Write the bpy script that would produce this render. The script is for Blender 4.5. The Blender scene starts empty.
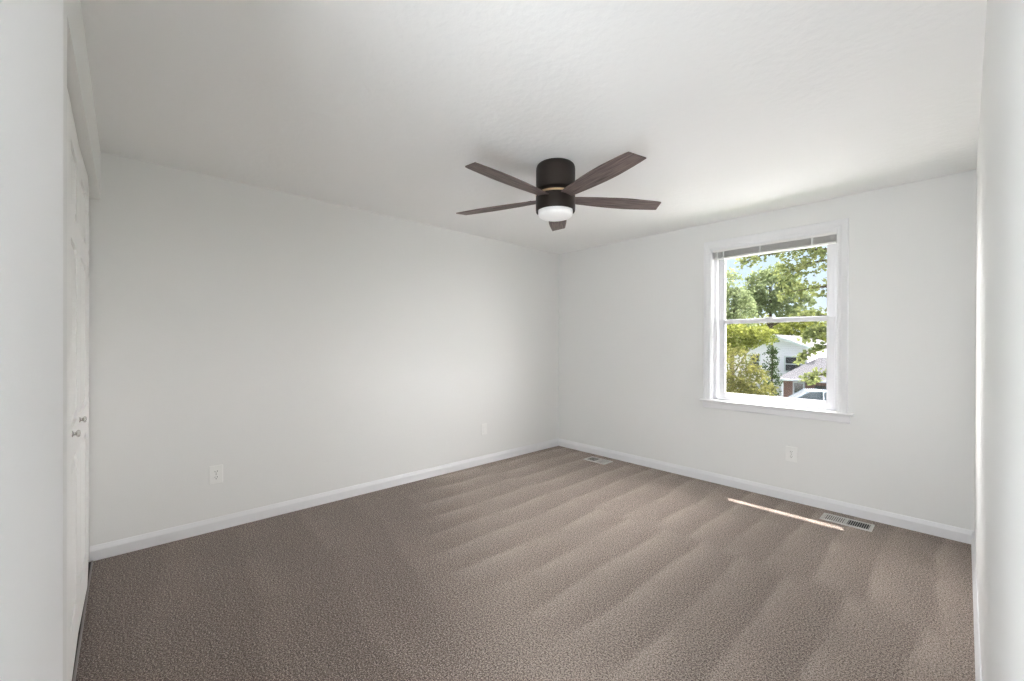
import bpy, bmesh, math, random
from mathutils import Vector, Matrix

scn = bpy.context.scene
COL = scn.collection
PI = math.pi

# ------------------------------------------------------------------ camera
CAM_LOC = (3.5145, -4.0574, 1.2998)
cam_data = bpy.data.cameras.new('camera')
cam_data.sensor_fit = 'HORIZONTAL'
cam_data.sensor_width = 36.0
cam_data.lens = 418.3261 / 1024.0 * 36.0
cam_data.shift_y = 0.00348
cam_data.clip_start = 0.02
cam_data.clip_end = 600.0
camera = bpy.data.objects.new('camera', cam_data)
COL.objects.link(camera)
_yaw, _pitch, _roll = 2.3961, -0.0019, 0.0031
_fw = Vector((math.cos(_yaw) * math.cos(_pitch), math.sin(_yaw) * math.cos(_pitch), math.sin(_pitch)))
_r = _fw.cross(Vector((0, 0, 1))).normalized()
_u = _r.cross(_fw)
_r, _u = _r * math.cos(_roll) + _u * math.sin(_roll), _u * math.cos(_roll) - _r * math.sin(_roll)
_m = Matrix((_r, _u, -_fw)).transposed().to_4x4()
_m.translation = CAM_LOC
camera.matrix_world = _m
scn.camera = camera

# ------------------------------------------------------------------ light and exposure
scn.view_settings.view_transform = 'Standard'
scn.view_settings.look = 'None'
scn.view_settings.gamma = 1.0
scn.view_settings.use_curve_mapping = False
scn.view_settings.exposure = 0.16
scn.cycles.use_denoising = True
scn.cycles.denoising_prefilter = 'NONE'
scn.cycles.max_bounces = 16
scn.cycles.diffuse_bounces = 10
scn.cycles.transparent_max_bounces = 24
scn.cycles.sample_clamp_indirect = 0.0
scn.cycles.caustics_reflective = False
scn.cycles.caustics_refractive = False

SUN_STRENGTH = 13.5
SUN_DIR = Vector((-0.15, 0.353, 1.0)).normalized()      # towards the sun
sun_data = bpy.data.lights.new('sun', 'SUN')
sun_data.energy = SUN_STRENGTH
sun_data.angle = math.radians(0.55)
sun_data.color = (1.0, 0.97, 0.93)
sun = bpy.data.objects.new('sun', sun_data)
COL.objects.link(sun)
sun.rotation_euler = SUN_DIR.to_track_quat('Z', 'Y').to_euler()

# added fill lamp in the unseen hallway behind the camera, brightens the room
hall_data = bpy.data.lights.new('hall_fill_lamp', 'AREA')
hall_data.shape = 'RECTANGLE'
hall_data.size = 0.55
hall_data.size_y = 1.25
hall_data.energy = 51.0
hall_data.color = (0.90, 0.96, 1.0)
hall_fill = bpy.data.objects.new('hall_fill_lamp', hall_data)
COL.objects.link(hall_fill)
hall_fill.location = (3.22, -4.58, 0.76)
hall_fill.rotation_euler = (math.radians(93), 0, math.radians(46))

SKY_BLUE = 1.12       # clear blue part, low over the trees
SKY_CLOUD_FILL = 26.0      # bright cloud banks out of view, added to light the room


def build_world():
    w = bpy.data.worlds.new('summer_sky')
    scn.world = w
    w.use_nodes = True
    nt = w.node_tree
    N = nt.nodes
    N.clear()
    L = nt.links.new
    out = N.new('ShaderNodeOutputWorld')
    bg = N.new('ShaderNodeBackground')
    L(bg.outputs[0], out.inputs[0])
    tc = N.new('ShaderNodeTexCoord')
    sep = N.new('ShaderNodeSeparateXYZ')
    L(tc.outputs['Generated'], sep.inputs[0])
    # blue gradient by elevation
    rmp = N.new('ShaderNodeValToRGB')
    rmp.color_ramp.elements[0].position = 0.0
    rmp.color_ramp.elements[0].color = (0.80, 0.90, 1.0, 1)
    rmp.color_ramp.elements[1].position = 0.8
    rmp.color_ramp.elements[1].color = (0.30, 0.52, 0.95, 1)
    e = rmp.color_ramp.elements.new(0.22)
    e.color = (0.62, 0.80, 1.0, 1)
    L(sep.outputs['Z'], rmp.inputs[0])
    # added cloud banks, right and left of the visible sky, as window fill
    noise = N.new('ShaderNodeTexNoise')
    noise.inputs['Scale'].default_value = 3.2
    noise.inputs['Detail'].default_value = 7
    L(tc.outputs['Generated'], noise.inputs['Vector'])
    dot = N.new('ShaderNodeVectorMath')
    dot.operation = 'DOT_PRODUCT'
    d = Vector((0.80, 0.50, 0.33)).normalized()
    dot.inputs[1].default_value = d
    L(tc.outputs['Generated'], dot.inputs[0])
    add = N.new('ShaderNodeMath')
    add.operation = 'MULTIPLY_ADD'
    L(noise.outputs['Fac'], add.inputs[0])
    add.inputs[1].default_value = 0.5
    L(dot.outputs['Value'], add.inputs[2])
    mr = N.new('ShaderNodeMapRange')
    mr.interpolation_type = 'SMOOTHSTEP'
    mr.inputs['From Min'].default_value = 0.80
    mr.inputs['From Max'].default_value = 1.02
    L(add.outputs[0], mr.inputs['Value'])
    # no sky below the horizon
    s1 = N.new('ShaderNodeVectorMath')
    s1.operation = 'SCALE'
    L(rmp.outputs[0], s1.inputs[0])
    s1.inputs['Scale'].default_value = SKY_BLUE
    mix = N.new('ShaderNodeMix')
    mix.data_type = 'RGBA'
    dot2 = N.new('ShaderNodeVectorMath')
    dot2.operation = 'DOT_PRODUCT'
    dot2.inputs[1].default_value = Vector((-0.88, 0.36, 0.30)).normalized()
    L(tc.outputs['Generated'], dot2.inputs[0])
    add2 = N.new('ShaderNodeMath')
    add2.operation = 'MULTIPLY_ADD'
    L(noise.outputs['Fac'], add2.inputs[0])
    add2.inputs[1].default_value = 0.5
    L(dot2.outputs['Value'], add2.inputs[2])
    mr2 = N.new('ShaderNodeMapRange')
    mr2.interpolation_type = 'SMOOTHSTEP'
    mr2.inputs['From Min'].default_value = 1.02
    mr2.inputs['From Max'].default_value = 1.16
    L(add2.outputs[0], mr2.inputs['Value'])
    mxx = N.new('ShaderNodeMath')
    mxx.operation = 'MAXIMUM'
    L(mr.outputs[0], mxx.inputs[0])
    L(mr2.outputs[0], mxx.inputs[1])
    L(mxx.outputs[0], mix.inputs['Factor'])
    L(s1.outputs[0], mix.inputs['A'])
    mix.inputs['B'].default_value = (SKY_CLOUD_FILL, SKY_CLOUD_FILL * 0.99, SKY_CLOUD_FILL * 0.965, 1)
    L(mix.outputs['Result'], bg.inputs['Color'])
    bg.inputs['Strength'].default_value = 1.0
    w.cycles.sampling_method = 'MANUAL'
    w.cycles.sample_map_resolution = 1024


build_world()

# ------------------------------------------------------------------ materials
MATS = {}


def mat(name, color, rough=0.5, metal=0.0, spec=0.5, bump=None, var=None, sheen=0.0):
    """Principled material; bump = (scale, distance); var = (scale, amount) small colour variation."""
    if name in MATS:
        return MATS[name]
    m = bpy.data.materials.new(name)
    m.use_nodes = True
    nt = m.node_tree
    b = nt.nodes['Principled BSDF']
    b.inputs['Base Color'].default_value = (*color, 1)
    b.inputs['Roughness'].default_value = rough
    b.inputs['Metallic'].default_value = metal
    b.inputs['Specular IOR Level'].default_value = spec
    tc = nt.nodes.new('ShaderNodeTexCoord')
    if bump:
        n = nt.nodes.new('ShaderNodeTexNoise')
        n.inputs['Scale'].default_value = bump[0]
        n.inputs['Detail'].default_value = 5
        nt.links.new(tc.outputs['Object'], n.inputs['Vector'])
        bp = nt.nodes.new('ShaderNodeBump')
        bp.inputs['Distance'].default_value = bump[1]
        bp.inputs['Strength'].default_value = 1.0
        nt.links.new(n.outputs['Fac'], bp.inputs['Height'])
        nt.links.new(bp.outputs['Normal'], b.inputs['Normal'])
    if var:
        n = nt.nodes.new('ShaderNodeTexNoise')
        n.inputs['Scale'].default_value = var[0]
        n.inputs['Detail'].default_value = 4
        nt.links.new(tc.outputs['Object'], n.inputs['Vector'])
        mx = nt.nodes.new('ShaderNodeMix')
        mx.data_type = 'RGBA'
        a = var[1]
        mx.inputs['A'].default_value = (*[c * (1 - a) for c in color], 1)
        mx.inputs['B'].default_value = (*[min(1, c * (1 + a)) for c in color], 1)
        nt.links.new(n.outputs['Fac'], mx.inputs['Factor'])
        nt.links.new(mx.outputs['Result'], b.inputs['Base Color'])
    MATS[name] = m
    return m


M_WALL = mat('wall_paint', (0.805, 0.806, 0.796), 0.55, spec=0.35, bump=(220, 0.0004))
M_CEIL = mat('ceiling_paint', (0.88, 0.88, 0.875), 0.8, spec=0.2, bump=(28, 0.0025))
M_TRIM = mat('trim_paint', (0.81, 0.81, 0.825), 0.35, spec=0.5)
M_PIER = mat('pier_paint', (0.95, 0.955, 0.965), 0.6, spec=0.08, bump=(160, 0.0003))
M_DOOR = mat('door_paint', (0.84, 0.835, 0.82), 0.4, spec=0.5)
M_VINYL = mat('white_vinyl', (0.80, 0.80, 0.825), 0.35)
M_PLATE = mat('white_plastic', (0.86, 0.86, 0.845), 0.35)
M_SLOT = mat('dark_slot', (0.05, 0.05, 0.05), 0.6)
M_BLIND = mat('blind_white', (0.82, 0.81, 0.80), 0.5)
M_SLAT = mat('blind_slats', (0.82, 0.81, 0.80), 0.55)
M_TAPE = mat('blind_tape', (0.90, 0.90, 0.89), 0.7)
M_KNOB = mat('knob_nickel', (0.72, 0.71, 0.69), 0.25, metal=0.8)
M_BRONZE = mat('fan_bronze', (0.030, 0.022, 0.018), 0.42, metal=0.3, spec=0.45)
M_BRASS = mat('fan_brass', (0.75, 0.55, 0.34), 0.28, metal=1.0)
M_VENT = mat('vent_enamel', (0.62, 0.61, 0.58), 0.4, metal=0.1)
M_DUCT = mat('duct_dark', (0.03, 0.03, 0.03), 0.7)
M_STRIP = mat('threshold_vinyl', (0.34, 0.32, 0.30), 0.5)
M_CLOSET = mat('closet_interior', (0.10, 0.095, 0.09), 0.8)


def carpet_material():
    m = bpy.data.materials.new('carpet_pile')
    m.use_nodes = True
    nt = m.node_tree
    N, L = nt.nodes, nt.links.new
    b = N['Principled BSDF']
    b.inputs['Roughness'].default_value = 0.95
    b.inputs['Specular IOR Level'].default_value = 0.1
    b.inputs['Sheen Weight'].default_value = 0.25
    b.inputs['Sheen Roughness'].default_value = 0.5
    tc = N.new('ShaderNodeTexCoord')
    sep = N.new('ShaderNodeSeparateXYZ')
    # slow wobble of the vacuum strokes
    wob = N.new('ShaderNodeTexNoise')
    wob.inputs['Scale'].default_value = 0.9
    wob.inputs['Detail'].default_value = 2
    L(tc.outputs['Object'], wob.inputs['Vector'])
    off = N.new('ShaderNodeVectorMath')
    off.operation = 'MULTIPLY_ADD'
    L(wob.outputs['Color'], off.inputs[0])
    off.inputs[1].default_value = (0.17, 0.30, 0)
    L(tc.outputs['Object'], off.inputs[2])
    L(off.outputs[0], sep.inputs[0])

    def math_(op, a, bv, c=None):
        n = N.new('ShaderNodeMath')
        n.operation = op
        for i, v in enumerate((a, bv, c)):
            if v is None:
                continue
            if hasattr(v, 'links'):
                L(v, n.inputs[i])
            else:
                n.inputs[i].default_value = v
        return n.outputs[0]

    def step(coord, lo, hi):
        n = N.new('ShaderNodeMapRange')
        n.interpolation_type = 'SMOOTHSTEP'
        n.inputs['From Min'].default_value = lo
        n.inputs['From Max'].default_value = hi
        L(coord, n.inputs['Value'])
        return n.outputs[0]

    def mixv(f, a, bb):
        n = N.new('ShaderNodeMix')
        n.data_type = 'FLOAT'
        L(f, n.inputs['Factor'])
        L(a, n.inputs['A'])
        L(bb, n.inputs['B'])
        return n.outputs['Result']

    def strokes(coord, period, phase):
        """one vacuum pass after another: brightest along one edge, fading across the pass"""
        t = math_('FRACT', math_('MULTIPLY_ADD', coord, 1.0 / period, phase), 0)
        fade = math_('POWER', math_('SUBTRACT', 1.0, t), 1.6)
        return math_('SUBTRACT', math_('MULTIPLY', fade, step(t, 0.0, 0.16)), 0.34)

    x, y = sep.outputs['X'], sep.outputs['Y']
    far = strokes(x, 0.235, 0.15)
    mid = strokes(x, 0.255, 0.55)
    near = math_('MULTIPLY_ADD', strokes(math_('MULTIPLY_ADD', x, 0.12, y), 0.40, 0.3), 0.35, 0.0)
    pat = N.new('ShaderNodeTexNoise')
    pat.inputs['Scale'].default_value = 2.4
    pat.inputs['Detail'].default_value = 3
    L(tc.outputs['Object'], pat.inputs['Vector'])
    far = math_('MULTIPLY', far, step(y, -1.45, -0.95))
    mid = math_('MULTIPLY', mid, step(y, -2.75, -2.2))
    v = mixv(step(y, -1.22, -1.10), mid, far)
    # the passes across the room, in the near left
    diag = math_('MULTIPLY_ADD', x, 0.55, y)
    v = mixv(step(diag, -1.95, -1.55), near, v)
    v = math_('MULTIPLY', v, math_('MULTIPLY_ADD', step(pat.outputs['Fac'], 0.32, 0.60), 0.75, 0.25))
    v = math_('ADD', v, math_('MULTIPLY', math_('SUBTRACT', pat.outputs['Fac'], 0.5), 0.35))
    v = math_('SUBTRACT', v, math_('MULTIPLY', math_('SUBTRACT', 1.0, step(diag, -2.05, -1.15)), 1.0))  # near left darker: brushed pile and weaker light, both put into the colour
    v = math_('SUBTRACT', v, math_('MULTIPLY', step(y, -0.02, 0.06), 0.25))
    # speckle of the twisted yarns
    sp = N.new('ShaderNodeTexNoise')
    sp.inputs['Scale'].default_value = 135
    sp.inputs['Detail'].default_value = 4
    sp.inputs['Roughness'].default_value = 0.85
    L(tc.outputs['Object'], sp.inputs['Vector'])
    sp2 = N.new('ShaderNodeTexNoise')
    sp2.inputs['Scale'].default_value = 330
    sp2.inputs['Detail'].default_value = 2
    L(tc.outputs['Object'], sp2.inputs['Vector'])
    spv = math_('ADD', math_('SUBTRACT', sp.outputs['Fac'], 0.5), math_('MULTIPLY', math_('SUBTRACT', sp2.outputs['Fac'], 0.5), 0.6))
    f = math_('ADD', math_('MULTIPLY_ADD', v, 0.42, 0.5), math_('MULTIPLY', spv, 6.5))
    ramp = N.new('ShaderNodeValToRGB')
    ramp.color_ramp.elements[0].position = 0.0
    ramp.color_ramp.elements[0].color = (0.060, 0.036, 0.023, 1)
    ramp.color_ramp.elements[1].position = 1.0
    ramp.color_ramp.elements[1].color = (0.56, 0.47, 0.405, 1)
    e = ramp.color_ramp.elements.new(0.5)
    e.color = (0.305, 0.237, 0.202, 1)
    L(f, ramp.inputs[0])
    L(ramp.outputs[0], b.inputs['Base Color'])
    bp = N.new('ShaderNodeBump')
    bp.inputs['Distance'].default_value = 0.006
    bp.inputs['Strength'].default_value = 0.8
    L(sp.outputs['Fac'], bp.inputs['Height'])
    L(bp.outputs[0], b.inputs['Normal'])
    return m


def wood_material(name, dark, light, rough=0.55, axis=0):
    m = bpy.data.materials.new(name)
    m.use_nodes = True
    nt = m.node_tree
    N, L = nt.nodes, nt.links.new
    b = N['Principled BSDF']
    b.inputs['Roughness'].default_value = rough
    b.inputs['Specular IOR Level'].default_value = 0.35
    tc = N.new('ShaderNodeTexCoord')
    mp = N.new('ShaderNodeMapping')
    mp.inputs['Scale'].default_value = (6, 110, 40)
    L(tc.outputs['Object'], mp.inputs['Vector'])
    n = N.new('ShaderNodeTexNoise')
    n.inputs['Scale'].default_value = 1.0
    n.inputs['Detail'].default_value = 6
    n.inputs['Roughness'].default_value = 0.65
    L(mp.outputs[0], n.inputs['Vector'])
    r = N.new('ShaderNodeValToRGB')
    r.color_ramp.elements[0].position = 0.33
    r.color_ramp.elements[0].color = (*dark, 1)
    r.color_ramp.elements[1].position = 0.70
    r.color_ramp.elements[1].color = (*light, 1)
    L(n.outputs['Fac'], r.inputs[0])
    L(r.outputs[0], b.inputs['Base Color'])
    bp = N.new('ShaderNodeBump')
    bp.inputs['Distance'].default_value = 0.0006
    L(n.outputs['Fac'], bp.inputs['Height'])
    L(bp.outputs[0], b.inputs['Normal'])
    return m


def glass_material():
    m = bpy.data.materials.new('window_glass')
    m.use_nodes = True
    nt = m.node_tree
    N, L = nt.nodes, nt.links.new
    N.clear()
    out = N.new('ShaderNodeOutputMaterial')
    mix = N.new('ShaderNodeMixShader')
    tr = N.new('ShaderNodeBsdfTransparent')
    tr.inputs['Color'].default_value = (0.98, 0.975, 0.985, 1)
    gl = N.new('ShaderNodeBsdfGlossy')
    gl.inputs['Roughness'].default_value = 0.02
    # Schlick reflectance from the viewing angle, the same from both faces of the pane
    geo = N.new('ShaderNodeNewGeometry')
    dt = N.new('ShaderNodeVectorMath')
    dt.operation = 'DOT_PRODUCT'
    L(geo.outputs['Incoming'], dt.inputs[0])
    L(geo.outputs['Normal'], dt.inputs[1])
    ab = N.new('ShaderNodeMath')
    ab.operation = 'ABSOLUTE'
    L(dt.outputs['Value'], ab.inputs[0])
    inv = N.new('ShaderNodeMath')
    inv.operation = 'SUBTRACT'
    inv.inputs[0].default_value = 1.0
    L(ab.outputs[0], inv.inputs[1])
    pw = N.new('ShaderNodeMath')
    pw.operation = 'POWER'
    L(inv.outputs[0], pw.inputs[0])
    pw.inputs[1].default_value = 5.0
    ml = N.new('ShaderNodeMath')
    ml.operation = 'MULTIPLY_ADD'
    L(pw.outputs[0], ml.inputs[0])
    ml.inputs[1].default_value = 0.75
    ml.inputs[2].default_value = 0.025
    L(ml.outputs[0], mix.inputs[0])
    L(tr.outputs[0], mix.inputs[1])
    L(gl.outputs[0], mix.inputs[2])
    L(mix.outputs[0], out.inputs[0])
    return m


def lens_material():
    m = bpy.data.materials.new('opal_lens')
    m.use_nodes = True
    b = m.node_tree.nodes['Principled BSDF']
    b.inputs['Base Color'].default_value = (0.92, 0.92, 0.92, 1)
    b.inputs['Roughness'].default_value = 0.35
    b.inputs['Emission Color'].default_value = (1.0, 0.99, 0.97, 1)
    b.inputs['Emission Strength'].default_value = 0.12
    return m


def leaf_material(name, dark, light, scale=1.2, trans=0.35):
    m = bpy.data.materials.new(name)
    m.use_nodes = True
    nt = m.node_tree
    N, L = nt.nodes, nt.links.new
    N.clear()
    out = N.new('ShaderNodeOutputMaterial')
    tc = N.new('ShaderNodeTexCoord')
    n = N.new('ShaderNodeTexNoise')
    n.inputs['Scale'].default_value = scale
    n.inputs['Detail'].default_value = 8
    n.inputs['Roughness'].default_value = 0.75
    L(tc.outputs['Object'], n.inputs['Vector'])
    r = N.new('ShaderNodeValToRGB')
    r.color_ramp.elements[0].position = 0.34
    r.color_ramp.elements[0].color = (*dark, 1)
    r.color_ramp.elements[1].position = 0.68
    r.color_ramp.elements[1].color = (*light, 1)
    L(n.outputs['Fac'], r.inputs[0])
    d = N.new('ShaderNodeBsdfDiffuse')
    t = N.new('ShaderNodeBsdfTranslucent')
    L(r.outputs[0], d.inputs[0])
    L(r.outputs[0], t.inputs[0])
    mx = N.new('ShaderNodeMixShader')
    mx.inputs[0].default_value = trans
    L(d.outputs[0], mx.inputs[1])
    L(t.outputs[0], mx.inputs[2])
    L(mx.outputs[0], out.inputs[0])
    return m


def brick_material():
    m = bpy.data.materials.new('red_brick')
    m.use_nodes = True
    nt = m.node_tree
    N, L = nt.nodes, nt.links.new
    b = N['Principled BSDF']
    b.inputs['Roughness'].default_value = 0.9
    tc = N.new('ShaderNodeTexCoord')
    mp = N.new('ShaderNodeMapping')
    mp.inputs['Rotation'].default_value = (PI / 2, 0, 0)
    L(tc.outputs['Object'], mp.inputs['Vector'])
    br = N.new('ShaderNodeTexBrick')
    br.inputs['Color1'].default_value = (0.26, 0.125, 0.09, 1)
    br.inputs['Color2'].default_value = (0.19, 0.095, 0.075, 1)
    br.inputs['Mortar'].default_value = (0.30, 0.26, 0.23, 1)
    br.inputs['Scale'].default_value = 4.0
    L(mp.outputs[0], br.inputs['Vector'])
    L(br.outputs['Color'], b.inputs['Base Color'])
    return m


def siding_material(name, color):
    m = bpy.data.materials.new(name)
    m.use_nodes = True
    nt = m.node_tree
    N, L = nt.nodes, nt.links.new
    b = N['Principled BSDF']
    b.inputs['Base Color'].default_value = (*color, 1)
    b.inputs['Roughness'].default_value = 0.6
    tc = N.new('ShaderNodeTexCoord')
    w = N.new('ShaderNodeTexWave')
    w.bands_direction = 'Z'
    w.wave_profile = 'SAW'
    w.inputs['Scale'].default_value = 2.4
    L(tc.outputs['Object'], w.inputs['Vector'])
    bp = N.new('ShaderNodeBump')
    bp.inputs['Distance'].default_value = 0.02
    L(w.outputs['Fac'], bp.inputs['Height'])
    L(bp.outputs[0], b.inputs['Normal'])
    return m


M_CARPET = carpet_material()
M_BLADE = wood_material('walnut_blade', (0.055, 0.041, 0.038), (0.25, 0.19, 0.175))
M_GLASS = glass_material()
M_LENS = lens_material()

# ------------------------------------------------------------------ mesh helpers


def new_obj(name, bm, material, parent=None, smooth=False, loc=None, rot=None):
    me = bpy.data.meshes.new(name)
    bmesh.ops.recalc_face_normals(bm, faces=bm.faces[:])
    if smooth:
        for f in bm.faces:
            f.smooth = True
        for e in bm.edges:
            if len(e.link_faces) == 2 and e.calc_face_angle(0) > math.radians(38):
                e.smooth = False
    bm.to_mesh(me)
    bm.free()
    me.materials.append(material)
    o = bpy.data.objects.new(name, me)
    COL.objects.link(o)
    if parent is not None:
        o.parent = parent
    if loc is not None:
        o.location = loc
    if rot is not None:
        o.rotation_euler = rot
    return o


def BM():
    return bmesh.new()


def box(bm, x0, x1, y0, y1, z0, z1, bevel=0.0, segs=2, M=None):
    r = bmesh.ops.create_cube(bm, size=1.0)
    vs = r['verts']
    for v in vs:
        v.co = Vector(((x0 + x1) / 2 + v.co.x * (x1 - x0), (y0 + y1) / 2 + v.co.y * (y1 - y0), (z0 + z1) / 2 + v.co.z * (z1 - z0)))
    if bevel > 0:
        es = list({e for v in vs for e in v.link_edges})
        rb = bmesh.ops.bevel(bm, geom=es, offset=bevel, segments=segs, affect='EDGES', profile=0.5)
        vs = list({v for f in rb['faces'] for v in f.verts} | {v for v in vs if v.is_valid})
    if M is not None:
        bmesh.ops.transform(bm, matrix=M, verts=[v for v in vs if v.is_valid])
    return vs


def prism(bm, profile, p0, p1, outward, up=Vector((0, 0, 1))):
    """Sweep a closed 2-D profile (a along outward, b along up) straight from p0 to p1."""
    p0, p1, outward = Vector(p0), Vector(p1), Vector(outward)
    rings = []
    for p in (p0, p1):
        rings.append([bm.verts.new(p + outward * a + up * b) for a, b in profile])
    n = len(profile)
    for i in range(n):
        j = (i + 1) % n
        bm.faces.new((rings[0][i], rings[0][j], rings[1][j], rings[1][i]))
    bm.faces.new(rings[0])
    bm.faces.new(list(reversed(rings[1])))


def lathe(bm, prof, segs=48, M=None):
    """Revolve (r, z) points about Z."""
    rings = []
    vs = []
    for r, z in prof:
        if r < 1e-6:
            v = bm.verts.new((0, 0, z))
            rings.append([v])
            vs.append(v)
        else:
            ring = [bm.verts.new((r * math.cos(2 * PI * i / segs), r * math.sin(2 * PI * i / segs), z)) for i in range(segs)]
            rings.append(ring)
            vs += ring
    for a, b in zip(rings[:-1], rings[1:]):
        for i in range(segs):
            j = (i + 1) % segs
            if len(a) == 1 and len(b) == 1:
                continue
            if len(a) == 1:
                bm.faces.new((a[0], b[j], b[i]))
            elif len(b) == 1:
                bm.faces.new((a[i], a[j], b[0]))
            else:
                bm.faces.new((a[i], a[j], b[j], b[i]))
    if M is not None:
        bmesh.ops.transform(bm, matrix=M, verts=vs)
    return vs


def extrude_poly(bm, pts, z0, z1, M=None):
    lo = [bm.verts.new((x, y, z0)) for x, y in pts]
    hi = [bm.verts.new((x, y, z1)) for x, y in pts]
    n = len(pts)
    for i in range(n):
        j = (i + 1) % n
        bm.faces.new((lo[i], lo[j], hi[j], hi[i]))
    bm.faces.new(list(reversed(lo)))
    bm.faces.new(hi)
    if M is not None:
        bmesh.ops.transform(bm, matrix=M, verts=lo + hi)
    return lo + hi


def tube(bm, pts, radii, segs=8):
    pts = [Vector(p) for p in pts]
    rings = []
    for i, p in enumerate(pts):
        a = pts[max(0, i - 1)]
        b = pts[min(len(pts) - 1, i + 1)]
        t = (b - a).normalized()
        ref = Vector((0, 0, 1)) if abs(t.z) < 0.9 else Vector((1, 0, 0))
        s = t.cross(ref).normalized()
        u = s.cross(t)
        r = radii[i] if isinstance(radii, (list, tuple)) else radii
        rings.append([bm.verts.new(p + (s * math.cos(2 * PI * k / segs) + u * math.sin(2 * PI * k / segs)) * r) for k in range(segs)])
    for a, b in zip(rings[:-1], rings[1:]):
        for k in range(segs):
            j = (k + 1) % segs
            bm.faces.new((a[k], a[j], b[j], b[k]))
    bm.faces.new(rings[0])
    bm.faces.new(list(reversed(rings[-1])))


def thing(name, label, cat, loc=(0, 0, 0), rotz=0.0, group=None):
    o = bpy.data.objects.new(name, None)
    o.empty_display_size = 0.1
    COL.objects.link(o)
    o.location = loc
    o.rotation_euler = (0, 0, rotz)
    return tag(o, label, cat, group)


def tag(o, label, cat, group=None):
    o['label'] = label
    o['category'] = cat
    if group:
        o['group'] = group
    return o


def structure(o, label=None, cat=None):
    o['kind'] = 'structure'
    if label:
        o['label'] = label
    if cat:
        o['category'] = cat
    return o


def struct_empty(name, label, cat, loc=(0, 0, 0), rotz=0.0):
    o = bpy.data.objects.new(name, None)
    o.empty_display_size = 0.1
    COL.objects.link(o)
    o.location = loc
    o.rotation_euler = (0, 0, rotz)
    return structure(o, label, cat)


# ------------------------------------------------------------------ room dimensions (metres)
W = 3.56            # right wall
H = 2.44            # ceiling
YC = -4.170        # closet wall face
HZ = 2.150           # closet header soffit
T = 0.12            # wall thickness
# window rough opening in the back wall
OX0, OX1, OZ0, OZ1 = 1.885, 2.847, 0.755, 2.188
CLX = 1.93          # near end of the closet opening
PX = 2.245          # far edge of the white pier
DX0 = 2.86          # doorway the camera stands in: from here to the right wall
PY = -4.153         # face of the white pier
YB = -4.90          # closet back

# ---- floor, ceiling, walls
bm = BM()
box(bm, -T, W + T, -4.198, T, -0.10, 0.0)
box(bm, DX0 - 0.5, W + 0.5, -6.6, -4.198, -0.10, 0.0)
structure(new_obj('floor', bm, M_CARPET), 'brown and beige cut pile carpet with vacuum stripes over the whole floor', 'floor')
bm = BM()
box(bm, -T, W + T, YB - T, T, H, H + 0.12)
box(bm, DX0 - 0.5, W + 0.5, -6.6, YB - T, H, H + 0.12)
structure(new_obj('ceiling', bm, M_CEIL), 'white lightly textured ceiling above the fan', 'ceiling')
bm = BM()
box(bm, -T, 0, YB - T, T, -0.1, H)
structure(new_obj('wall_left', bm, M_WALL), 'long blank off-white wall left of the far corner', 'wall')
bm = BM()
box(bm, 0, OX0, 0, T, -0.1, H)
box(bm, OX1, W + T, 0, T, -0.1, H)
box(bm, OX0, OX1, 0, T, -0.1, OZ0)
box(bm, OX0, OX1, 0, T, OZ1, H)
structure(new_obj('wall_back', bm, M_WALL), 'off-white wall that holds the window', 'wall')
bm = BM()
box(bm, W, W + T, YB - T, 0, -0.1, H)
structure(new_obj('wall_right', bm, M_WALL), 'white wall along the right edge of the view', 'wall')
# closet wall: header over the opening, stile beside it, closet shell behind
bm = BM()
box(bm, 0, CLX, YC - 0.11, YC, HZ, H)
box(bm, CLX, PX + 0.02, YC - 0.11, YC, 0, H)
structure(new_obj('wall_closet', bm, M_WALL), 'off-white header and narrow stile around the closet opening', 'wall')
bm = BM()
box(bm, PX, DX0, PY - 0.12, PY, 0, H)
box(bm, DX0, W, PY - 0.12, PY, 2.05, H)
structure(new_obj('wall_near', bm, M_PIER), 'bright white wall end filling the left edge of the view', 'wall')
bm = BM()
box(bm, 0, PX, YB - T, YB, -0.1, H)
box(bm, PX, PX + 0.08, YB - T, -4.272, -0.1, H)
box(bm, 0, PX, YB, -4.198, -0.1, -0.004)
structure(new_obj('wall_inside_closet', bm, M_CLOSET), 'inside of the closet behind the folding doors', 'wall')
bm = BM()
box(bm, DX0 - 0.16, DX0 - 0.06, -6.6, PY - 0.12, 0, H)
box(bm, W, W + T, -6.6, YB - T, 0, H)
box(bm, DX0 - 0.16, W + T, -6.7, -6.6, 0, H)
structure(new_obj('wall_hallway', bm, M_WALL), 'white hallway walls behind the bedroom door opening', 'wall')
bm = BM()
prism(bm, [(-0.008, 0.0), (0.0, 0.0), (0.0, 0.003), (-0.002, 0.006), (-0.008, 0.006)], (0.015, -4.198, 0), (CLX, -4.198, 0), (0, 1, 0))
structure(new_obj('trim_threshold', bm, M_STRIP), 'thin grey threshold strip between carpet and closet doors', 'trim')

# ---- baseboards (stepped profile with eased top)
BH, BT = 0.088, 0.014
BASE = [(0, 0), (BT, 0), (BT, 0.060), (BT - 0.002, 0.066), (BT - 0.004, 0.072), (BT - 0.007, 0.080), (BT - 0.009, BH - 0.002), (0.003, BH), (0, BH)]
bm = BM()
prism(bm, BASE, (0, -4.213, 0), (0, 0, 0), (1, 0, 0))
structure(new_obj('baseboard_left', bm, M_TRIM), 'white baseboard along the long left wall', 'baseboard')
bm = BM()
prism(bm, BASE, (0, 0, 0), (W, 0, 0), (0, -1, 0))
structure(new_obj('baseboard_back', bm, M_TRIM), 'white baseboard under the window wall', 'baseboard')
bm = BM()
prism(bm, BASE, (W, 0, 0), (W, -4.15, 0), (-1, 0, 0))
structure(new_obj('baseboard_right', bm, M_TRIM), 'white baseboard along the right wall', 'baseboard')

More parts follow.
